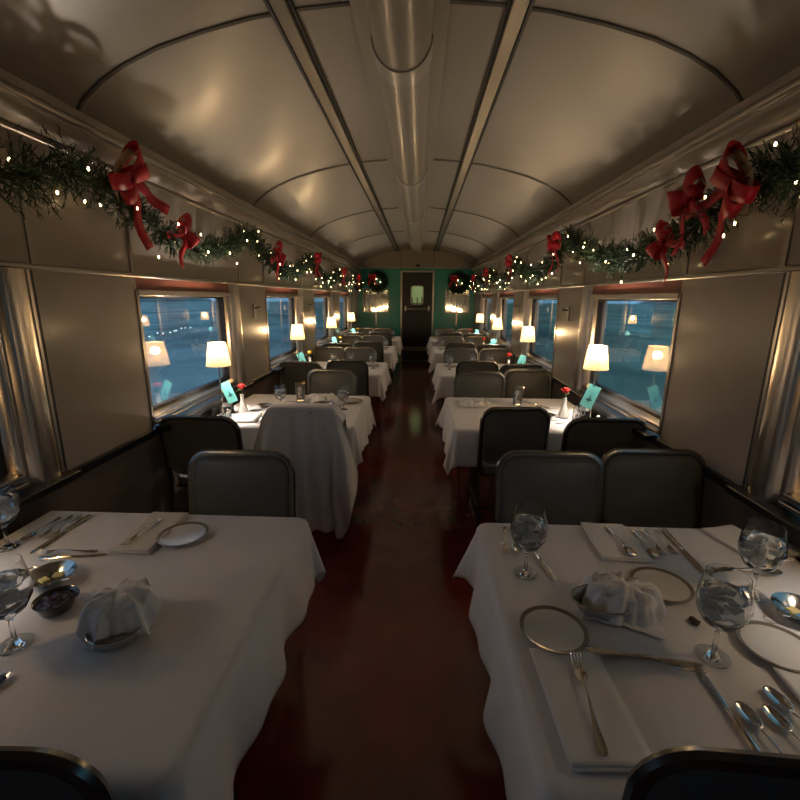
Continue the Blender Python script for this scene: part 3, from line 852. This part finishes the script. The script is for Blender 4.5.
flatware('fork', .850, 1.525, .833, 1.345, 'fork second from left in the far row, nearest right table')
flatware('fork', .889, 1.525, .877, 1.35, 'fork third from left in the far row, nearest right table')
flatware('knife', .925, 1.53, .912, 1.26, 'long knife rightmost in the far row, nearest right table')
flatware('spoon', .93, 1.275, 1.155, 1.265, 'spoon lying crosswise behind the window side goblet', z=Z + .007)
flatware('knife', 1.10, 1.295, .90, 1.268, 'knife crossed under the spoon behind the window side goblet')
put('basket', mk_basket, (.52, 1.075, Z), .0, 'silver bread basket under the crumpled napkin on nearest right table', 'basket', 'silver bread baskets')
crumple('crumpled_napkin', .575, 1.095, .085, .062, .075, -.35, 1.4, 'crumpled white napkin heaped over the bread basket on nearest right table', half=.135, skew=(.1, 0))
put('butterdish', mk_dish, (1.045, 1.075, Z), .3, 'silver butter dish with yellow pats at right edge, nearest right table', 'dish', 'silver butter dishes')
put('pat', mk_pat, (1.035, 1.085, Z + .012), .2, 'yellow butter pat left in the right butter dish', 'butter', 'butter pats')
put('pat', mk_pat, (1.06, 1.062, Z + .016), .9, 'yellow butter pat lying right and nearer in the right butter dish', 'butter', 'butter pats')
o = MB().box(-.04, .04, -.015, .015, 0, .005).build('sugar_packet', BLUEPK, bevel=.001); o.location = (1.17, 1.365, Z + .001); o.rotation_euler = (0, 0, .9); tag(o, 'small blue packet beside the window side goblet', 'packet')
o = MB().grid(lambda u, v: (.022*(u-.5)*2*sin(pi*(v*.9+.05)), .026*(v-.5), .003 + .003*sin(5*u)), 8, 6).build('dried_leaf', mat('dried_leaf_brown', (.05, .025, .015), .7), solid=.001); o.location = (.75, 1.045, Z); o.rotation_euler = (0, 0, 1.3); tag(o, 'small dark brown crumb between the goblet and napkin, nearest right table', 'leaf')

# ---- nearest left table
put('goblet', mk_goblet, (-1.40, 1.29, Z), .3, 'stemmed goblet cut by the left edge of photo at far side of nearest left table', 'goblet', GG)
put('goblet', mk_goblet, (-.985, .875, Z), .7, 'stemmed water goblet at the left edge of photo, nearer the camera', 'goblet', GG)
put('plate', mk_plate, (-.835, 1.385, Z), 0, 'bread plate by the cream napkin at far side of nearest left table', 'plate', PG)
o = mk_napkin(.14, .27, NAPCREAM); o.location = (-.965, 1.405, Z); o.rotation_euler = (0, 0, .02); tag(o, 'folded cream napkin under a fork on nearest left table', 'napkin')
flatware('fork', -.975, 1.485, -.995, 1.285, 'fork on the cream napkin, nearest left table', z=Z + .012)
flatware('spoon', -1.385, 1.50, -1.375, 1.31, 'leftmost silver piece in the far row of nearest left table')
flatware('fork', -1.350, 1.515, -1.335, 1.335, 'fork second from left in the far row, nearest left table')
flatware('fork', -1.312, 1.515, -1.300, 1.33, 'fork third from left in the far row, nearest left table')
flatware('knife', -1.278, 1.515, -1.285, 1.25, 'long knife rightmost in the far row, nearest left table')
flatware('fork', -1.06, 1.265, -1.27, 1.245, 'fork of the crossed pair by the butter dish, nearest left table', z=Z + .008)
flatware('knife', -1.23, 1.225, -1.03, 1.262, 'knife of the crossed pair by the butter dish, nearest left table')
put('butterdish', mk_dish, (-1.095, 1.115, Z), -.2, 'silver butter dish with foil pats on nearest left table', 'dish', 'silver butter dishes')
put('pat', mk_pat, (-1.085, 1.13, Z + .012), .3, 'yellow butter pat at the back of the left butter dish', 'butter', 'butter pats')
put('pat', mk_pat, (-1.105, 1.10, Z + .014), -.4, 'yellow butter pat at the front of the left butter dish', 'butter', 'butter pats')
put('jam', mk_jam, (-.985, 1.005, Z), 0, 'small dark bowl of jam beside the butter dish, nearest left table', 'bowl')
put('basket', mk_basket, (-.745, .90, Z), .2, 'silver bread basket under the tall napkin on nearest left table', 'basket', 'silver bread baskets', scale=(.72, .8, .9))
crumple('crumpled_napkin', -.765, .955, .075, .068, .098, .45, 2.7, 'crumpled white napkin tented over the bread basket on nearest left table', half=.118)
flatware('spoon', -.955, .62, -.915, .80, 'spoon with dark red residue cut by left edge of the photo')
o = MB().lathe([(0, .0), (.012, .001), (.015, .003), (0, .005)], 16).build('jam_smear', JAM); o.location = (-.922, .765, Z + .005); tag(o, 'dark red jam in the spoon at left edge of the photo', 'jam')

# ---- second tables
def setpiece(kind, mk, S, k, dx, dy, label, cat, group, rz_=0, sc=None):
    """dx from the aisle edge towards the wall, dy from the near edge"""
    s_ = -1 if S == 'L' else 1
    return put(kind, mk, (AISLE[S] + s_*dx, TY[k][0] + dy, Z), rz_, label, cat, group, scale=sc)
G2 = 'drinking glasses on the farther tables'
put('goblet', mk_goblet, (-1.07, 3.27, Z), 0, 'stemmed goblet left of the crumpled napkin on second left table', 'goblet', G2, scale=(.85, .85, .8))
put('tumbler', mk_tumbler, (-.975, 3.50, Z), 0, 'straight glass of ice water at far side of second left table', 'glass', G2, scale=(1.1, 1.1, 1.1))
put('goblet', mk_goblet, (-.575, 3.26, Z), 0, 'stemmed goblet near the aisle on second left table', 'goblet', G2, scale=(.85, .85, .8))
put('basket', mk_basket, (-.74, 3.30, Z), 0, 'silver bread basket on second left table', 'basket', 'silver bread baskets')
crumple('crumpled_napkin', -.74, 3.44, .15, .06, .07, 0, .4, 'crumpled white napkin heaped behind the basket on second left table', half=.17)
put('plate', mk_plate, (-.545, 3.50, Z), 0, 'bread plate near the aisle on second left table', 'plate', 'plates on the second tables')
put('plate', mk_plate, (-1.02, 3.38, Z), 0, 'bread plate behind the left goblet on second left table', 'plate', 'plates on the second tables', scale=(.8,.8,1))
put('plate', mk_plate, (-.58, 3.03, Z), 0, 'bread plate with crumbs at near aisle corner of second left table', 'plate', 'plates on the second tables', scale=(.6,.6,1))
put('vase_r', mk_vase, (-1.30, 3.10, Z), 0, 'white bud vase with a red rose on second left table', 'vase', 'bud vases on the tables')
put('card', mk_card, (-1.35, 3.06, Z + .09), .35, 'aqua menu card standing below the lamp on second left table', 'menu', 'aqua menu cards', tilt=(-.15, -.36), scale=(.62, 1, .8))
put('butterdish', mk_dish, (-1.20, 3.28, Z), 0, 'silver relish dish behind the vase on second left table', 'dish', 'silver butter dishes', scale=(.8, .8, .8))
put('shaker', mk_shaker, (-1.335, 2.93, Z), 0, 'glass shaker before the lamp on second left table, nearer the vase', 'shaker', 'salt and pepper shakers')
put('creamer', mk_creamer, (-1.39, 2.88, Z), 0, 'small clear glass jug before the lamp on second left table', 'jug', 'small glass jugs')
put('caddy', mk_caddy, (-1.42, 3.10, Z), 0, 'black sugar caddy by the window behind the lamp on second left table', 'caddy', 'black sugar caddies')
put('napkin', mk_napkin, (-1.22, 2.96, Z), .1, 'folded white napkin at the near edge of second left table', 'napkin', 'folded napkins on second tables', scale=(1, .9, 1))
flatware('knife', -1.08, 2.84, -1.08, 3.07, 'knife at the near edge of second left table', 'silverware on second tables')
flatware('fork', -1.115, 2.84, -1.11, 3.05, 'fork beside the knife on second left table', 'silverware on second tables')
flatware('spoon', -1.12, 3.14, -1.27, 3.15, 'spoon lying crosswise on second left table', 'silverware on second tables')

put('tumbler', mk_tumbler, (.80, 3.48, Z), 0, 'straight glass of ice water on second right table', 'glass', G2, scale=(1.15, 1.15, 1.1))
put('vase_r', mk_vase, (1.06, 3.14, Z), 0, 'white bud vase with a red rose on second right table', 'vase', 'bud vases on the tables')
put('card', mk_card, (1.165, 3.03, Z + .105), -.35, 'aqua menu card standing below the lamp on second right table', 'menu', 'aqua menu cards', tilt=(-.15, .35), scale=(.75, 1, .82))
put('creamer', mk_creamer, (1.125, 3.05, Z), 0, 'ribbed clear jug beside the vase on second right table', 'jug', 'small glass jugs')
put('creamer', mk_creamer, (1.17, 3.12, Z), .5, 'ribbed clear jug by the menu card on second right table', 'jug', 'small glass jugs')
put('shaker', mk_shaker, (1.225, 2.93, Z), 0, 'glass shaker before the lamp on second right table', 'shaker', 'salt and pepper shakers')
put('caddy', mk_caddy, (1.215, 3.17, Z), pi/2, 'black sugar caddy by the window behind the lamp on second right table', 'caddy', 'black sugar caddies')
put('butterdish', mk_dish, (.92, 3.10, Z), 0, 'silver dish in the middle of second right table', 'dish', 'silver butter dishes')
put('napkin', mk_napkin, (1.02, 3.55, Z), .6, 'folded white napkin at the far side of second right table', 'napkin', 'folded napkins on second tables')
crumple('crumpled_napkin', .46, 3.5, .12, .07, .03, 0, 3.1, 'low crumpled white napkin at the aisle end of second right table', half=.15)
flatware('knife', .80, 3.05, 1.0, 3.04, 'knife lying crosswise on second right table', 'silverware on second tables')
flatware('fork', .95, 2.96, 1.15, 2.98, 'fork at the near edge of second right table', 'silverware on second tables')
flatware('spoon', .95, 3.46, .99, 3.66, 'spoon at the far edge of second right table', 'silverware on second tables')
for k in (3, 4, 5):
    for S in 'LR':
        tn = tname(S, k)
        s_ = -1 if S == 'L' else 1
        setpiece('goblet', mk_goblet, S, k, .12, .42, 'stemmed goblet nearest the aisle on %s' % tn, 'goblet', G2, sc=(.85, .85, .8))
        setpiece('tumbler', mk_tumbler, S, k, .42, .62, 'straight glass at the middle of %s' % tn, 'glass', G2, sc=(1.15, 1.15, 1.15))
        setpiece('goblet', mk_goblet, S, k, .60, .42, 'stemmed goblet nearest the window on %s' % tn, 'goblet', G2, sc=(.85, .85, .8))
        setpiece('plate', mk_plate, S, k, .15, .62, 'bread plate near the aisle on %s' % tn, 'plate', 'plates on the farther tables')
        setpiece('plate', mk_plate, S, k, .62, .62, 'bread plate near the window on %s' % tn, 'plate', 'plates on the farther tables')
        setpiece('butterdish', mk_dish, S, k, .74, .22, 'silver dish near the window on %s' % tn, 'dish', 'silver butter dishes')
        setpiece('napkin', mk_napkin, S, k, .30, .22, 'folded white napkin at near side of %s' % tn, 'napkin', 'folded napkins on farther tables', sc=(1, .9, 1))
        if S == 'L': setpiece('vase_y', lambda: mk_vase(YELLOW), S, k, .86, .30, 'white bud vase with a yellow flower on %s' % tn, 'vase', 'bud vases on the tables')
        else: setpiece('vase_r', mk_vase, S, k, .80, .30, 'white bud vase with a red rose on %s' % tn, 'vase', 'bud vases on the tables')
        o = put('card', mk_card, (WALLX[S] - s_*.13, TY[k][0] + .17, Z + .06), s_*-.35, 'aqua menu card below the lamp on %s' % tn, 'menu', 'aqua menu cards', tilt=(-.15, s_*.33), scale=(.7, 1, .8))
        setpiece('caddy', mk_caddy, S, k, .955, .32, 'black sugar caddy by the window on %s' % tn, 'caddy', 'black sugar caddies', rz_=pi/2)

# ================================================================== GREENERY
def needles(m, p, d, L_, n, rnd, nl=.036, w=.0030):
    """twig with needles: p start, d direction, length"""
    d = d.normalized(); u = d.orthogonal().normalized(); w_ = d.cross(u)
    vs = []; fs = []
    for i in range(n):
        t = (i + .5) / n; c = p + d * L_ * t
        a = rnd.uniform(0, 2*pi); r_ = (cos(a)*u + sin(a)*w_)
        dirn = (r_ * .8 + d * .75).normalized(); l = nl * rnd.uniform(.7, 1.2) * (1.1 - .4*t)
        side = dirn.cross(r_ + Vector((.01, .02, .03)))
        side = side.normalized() * w
        o = len(vs); tip = c + dirn * l
        vs += [c - side, c + side, tip + side*.35, tip - side*.35]; fs.append((o, o+1, o+2, o+3))
    # twig itself
    o = len(vs); q = u * .0018; q2 = w_ * .0018
    vs += [p - q, p + q, p + d*L_ + q*.4, p + d*L_ - q*.4]; fs.append((o, o+1, o+2, o+3))
    vs += [p - q2, p + q2, p + d*L_]; fs.append((o+4, o+5, o+6))
    m.add(vs, fs)
def path_swag(X, s, ya, za, yb, zb, sag, n=24):
    pts = []
    for i in range(n + 1):
        t = i / n; z = za + (zb - za)*t - sag * 4 * t * (1 - t)
        pts.append(Vector((X - s*(.10 + .02*sin(t*7)), ya + (yb - ya)*t, z)))
    return pts
def garland(X, s, ya, za, yb, zb, sag, label, seed, rad=.085):
    rnd = random.Random(seed)
    t = empty('garland', (X - s*.10, (ya + yb)/2, (za + zb)/2 - sag*.6)); tag(t, label, 'garland', 'evergreen garlands along the walls')
    base = Vector(t.location)
    pts = path_swag(X, s, ya, za, yb, zb, sag)
    loc = [p - base for p in pts]
    MB().tube(loc, .006, 6).build('wire', WIRE, t)
    L_ = sum((a - b).length for a, b in zip(pts, pts[1:]))
    m = MB(); m2 = MB(); N = int(L_ * 230)
    for i in range(N):
        f = rnd.uniform(0, len(loc) - 1.001); k = int(f); p = loc[k].lerp(loc[k+1], f - k)
        a = rnd.uniform(0, 2*pi); al = rnd.uniform(-1, 1)
        d = Vector((cos(a), al*.8, sin(a)*1.0))
        LL = rad * rnd.uniform(.6, 1.25)
        # keep off the wall
        if (p + base + d.normalized()*LL*1.25).x * s > X * s - .012: d.x = -s * abs(d.x) * .4
        dd = d.normalized() * LL * 1.25
        if (p + base + dd).x * s > X * s - .01: continue
        needles(m if rnd.random() < .7 else m2, p, d, LL, 15, rnd)
    m.build('foliage', NEEDLE, t, smooth=False); m2.build('light_foliage', NEEDLE2, t, smooth=False)
    return pts
def clampx(p, X, s, gap=.012):
    if p.x * s > X * s - gap: p.x = X - s*gap
    return p
PL = [(-.1, 2.02), (1.98, 2.13), (3.80, 2.12), (5.90, 2.09), (7.95, 2.05), (10.0, 2.03), (11.15, 2.00)]
PR = [(-.1, 2.0), (1.80, 2.05), (3.90, 2.11), (6.0, 2.07), (7.95, 2.05), (10.0, 2.03), (11.15, 2.00)]
SG = {'L': [.16, .22, .24, .22, .20, .18, .10], 'R': [.10, .24, .24, .22, .2, .18, .1]}
bulbs = {'L': [], 'R': []}
pn = ['cut by the photo edge', 'over the nearest full window', 'over the second window', 'over the third window', 'over the fourth window', 'farthest, by the end wall']
ALLP = {}
for S, X, s, P in (('L', XL, -1, PL), ('R', XR, 1, PR)):
    allp = []
    for i in range(6):
        (ya, za), (yb, zb) = P[i], P[i+1]
        rad = .135 if i == 0 else .10
        allp += garland(X, s, ya, za, yb, zb, SG[S][i], 'evergreen garland swag on %s wall, %s' % (SIDE[S], pn[i]), 11 + i + (50 if S == 'R' else 0), rad)
    ALLP[S] = allp
    # string of fairy lights wound round the garland
    rnd = random.Random(5 if S == 'L' else 9)
    t = empty('string_lights', (X - s*.1, 5, 2.0)); tag(t, 'string of small warm lights wound through the garland on the %s wall' % SIDE[S], 'string lights')
    base = Vector(t.location)
    w = []; ang = 0
    for i, p in enumerate(allp):
        for q in range(3):
            p2 = allp[min(i+1, len(allp)-1)]
            c = p.lerp(p2, q/3); ang += .45
            w.append(clampx(Vector((c.x + cos(ang)*.06, c.y, c.z + sin(ang)*.075 - .01)), X, s) - base)
    MB().tube(w, .0018, 4).build('wire', WIRE, t)
    proto = None
    for j in range(96):
        y = .9 + 10.1 * ((j + rnd.uniform(.1, .9)) / 96)
        c = min(w, key=lambda q: abs(q.y + base.y - y))
        pos = c + Vector((-s*rnd.uniform(.0, .05), rnd.uniform(-.03, .03), rnd.uniform(-.07, .05)))
        if proto is None:
            b_ = MB().ell((0, 0, 0), (.0042, .0042, .008), 8, 6).build('light_bulb', FAIRY, t); proto = b_
        else:
            b_ = proto.copy(); COL.objects.link(b_); b_.parent = t
        b_.location = clampx(pos + base, X, s) - base
# bows
def ribbon(m, pts, wv, width):
    """strip along pts, widened along vector wv"""
    wv = Vector(wv).normalized() * width / 2; P = [Vector(p) for p in pts]
    vs = []; fs = []
    for i, p in enumerate(P):
        k = wv
        vs += [p - k, p + k]
    for i in range(len(P) - 1): fs.append((2*i, 2*i+1, 2*i+3, 2*i+2))
    m.add(vs, fs)
def mk_bow(R=RED):
    """bow in the local XZ... faces +X (into the room); Y is along the wall"""
    t = empty('red_bow')
    for sg in (-1, 1):
        for (ln, wd, zz, nm) in ((.10, .055, .03, 'loop'), (.085, .05, -.012, 'loop')):
            m = MB(); pts = []
            for i in range(15):
                a = 2*pi*i/14
                pts.append((.012 + .030*sin(a)*1.0 + .02*(1 - cos(a))*.5, sg*ln*.5*(1 - cos(a)), zz*(1-cos(a))*.8))
            ribbon(m, pts, (.25, -.1*sg, 1), wd); m.build(nm, R, t, solid=.0015, ang=180)
        m = MB(); pts = [(.012 + .01*sin(i*.9), sg*(.01 + .018*i*.7), -.012 - .024*i) for i in range(9)]
        ribbon(m, pts, (.1, 1, .35*sg), .042); m.build('tail', R, t, solid=.0015, ang=180)
    m = MB().ell((.02, 0, 0), (.02, .022, .024), 12, 8); m.build('knot', R, t)
    for sg in (-1, 1):
        m = MB(); pts = [(.006 + .02*sin(pi*i/8), sg*.09*sin(pi*i/16)*1.1, .045 - .06*(i/8)*((i/8)) + .02*sin(pi*i/8)) for i in range(9)]
        ribbon(m, pts, (.2, 0, 1), .03); m.build('tan_loop', GOLDR, t, solid=.0012, ang=180)
    return t
BW = 'red ribbon bows on the garlands'
bows = [('L', 2.14, 2.13, 1.35, .8, 'large red bow on the left garland nearest the camera'), ('L', 2.62, 1.955, .9, -.9, 'red bow low on the left garland, above the nearest full window'),
        ('L', 4.32, 1.99, 1.1, -.7, 'red bow on the left garland above the second window'), ('L', 5.95, 2.09, 1.1, .1, 'red bow on the left garland above the third window'),
        ('L', 8.0, 2.03, 1.1, .1, 'red bow on the left garland above the fourth window'), ('L', 9.9, 2.02, 1.1, 0, 'farthest red bow on the left garland'),
        ('R', 2.10, 2.035, 1.05, .3, 'red bow on the right garland, second from the camera'), ('R', 2.27, 1.865, .85, .9, 'red bow low on the right garland, third from the camera'),
        ('R', 1.80, 2.01, 1.25, -.9, 'large red bow on the right garland nearest the camera'), ('R', 4.02, 2.06, 1.2, 0, 'red bow on the right garland above the second window'),
        ('R', 6.0, 2.06, 1.1, .1, 'red bow on the right garland above the third window'), ('R', 8.0, 2.03, 1.1, 0, 'red bow on the right garland above the fourth window'), ('R', 9.9, 2.02, 1.1, 0, 'farthest red bow on the right garland')]
for S, y, z, sc_, roll, lb in bows:
    X, s = (XL, -1) if S == 'L' else (XR, 1)
    o = put('bow', mk_bow, (X - s*.185, y, z), 0 if S == 'L' else pi, lb, 'bow', BW, scale=(sc_,)*3)
    o.rotation_euler = (roll, 0, 0 if S == 'L' else pi)
# wreaths on the bulkhead
def wreath(x, z, label, seed):
    rnd = random.Random(seed)
    t = empty('wreath', (x, Y1 - .115, z)); tag(t, label, 'wreath', 'wreaths on the teal end wall')
    MB().tube([(.18*cos(a*pi/12), 0, .18*sin(a*pi/12)) for a in range(24)], .02, 8, closed=True).build('ring', WIRE, t)
    m = MB()
    for i in range(900):
        a = rnd.uniform(0, 2*pi); b = rnd.uniform(0, 2*pi)
        p = Vector((.18*cos(a), 0, .18*sin(a)))
        d = Vector((cos(a)*cos(b) - .5*sin(a), -abs(sin(b))*.6, sin(a)*cos(b) + .5*cos(a)))
        needles(m, p, d, .10*rnd.uniform(.6, 1.2), 12, rnd, w=.004)
    m.build('foliage', NEEDLE, t, smooth=False)
    return t
for x, z, lb, sd in ((-1.06, 2.0, 'round evergreen wreath on the end wall left of the door', 3), (.94, 1.975, 'round evergreen wreath on the end wall right of the door', 4)):
    wreath(x, z, lb, sd)
    o = put('bow', mk_bow, (x - .12, Y1 - .21, z + .10), -pi/2, 'red bow on the wreath %s of the end door' % ('left' if x < 0 else 'right'), 'bow', 'red bows on the wreaths')
    o.rotation_euler = (0, 0, -pi/2)
    for i in range(3):
        q = MB().ell((0, 0, 0), (.008, .008, .011), 8, 6).build('wreath_light', FAIRY); q.location = (x + (-.02, .08, -.05)[i], Y1 - .20, z + (.05, -.02, -.06)[i])
        tag(q, 'small warm bulb on the wreath %s of the end door' % ('left' if x < 0 else 'right'), 'light', 'bulbs on the %s wreath' % ('left' if x < 0 else 'right'))
# etched mirrors below the wreaths
for x0, x1, nm in ((-1.43, -.80, 'left'), (.64, 1.22, 'right')):
    t = empty('wall_mirror', ((x0+x1)/2, Y1, 1.5)); tag(t, 'etched wall mirror reflecting lamps, %s of the end door' % nm, 'mirror', 'etched mirrors on the end wall')
    w = (x1 - x0)/2
    for i in range(4):
        a = -w + 2*w*i/4 + .003; b = -w + 2*w*(i+1)/4 - .003
        m = MB(); m.box(a, b, -.022, -.006, -.25, .31); m.build('mirror_panel', MIRROR, t, bevel=.008)
    m = MB(); m.box(-w - .01, w + .01, -.006, 0, -.26, .32); m.build('backing', CHROME2, t, smooth=False)
    m = MB(); m.box(-.012, .012, -.02, 0, -.60, -.26); m.build('support_strip', CHROME2, t, smooth=False)
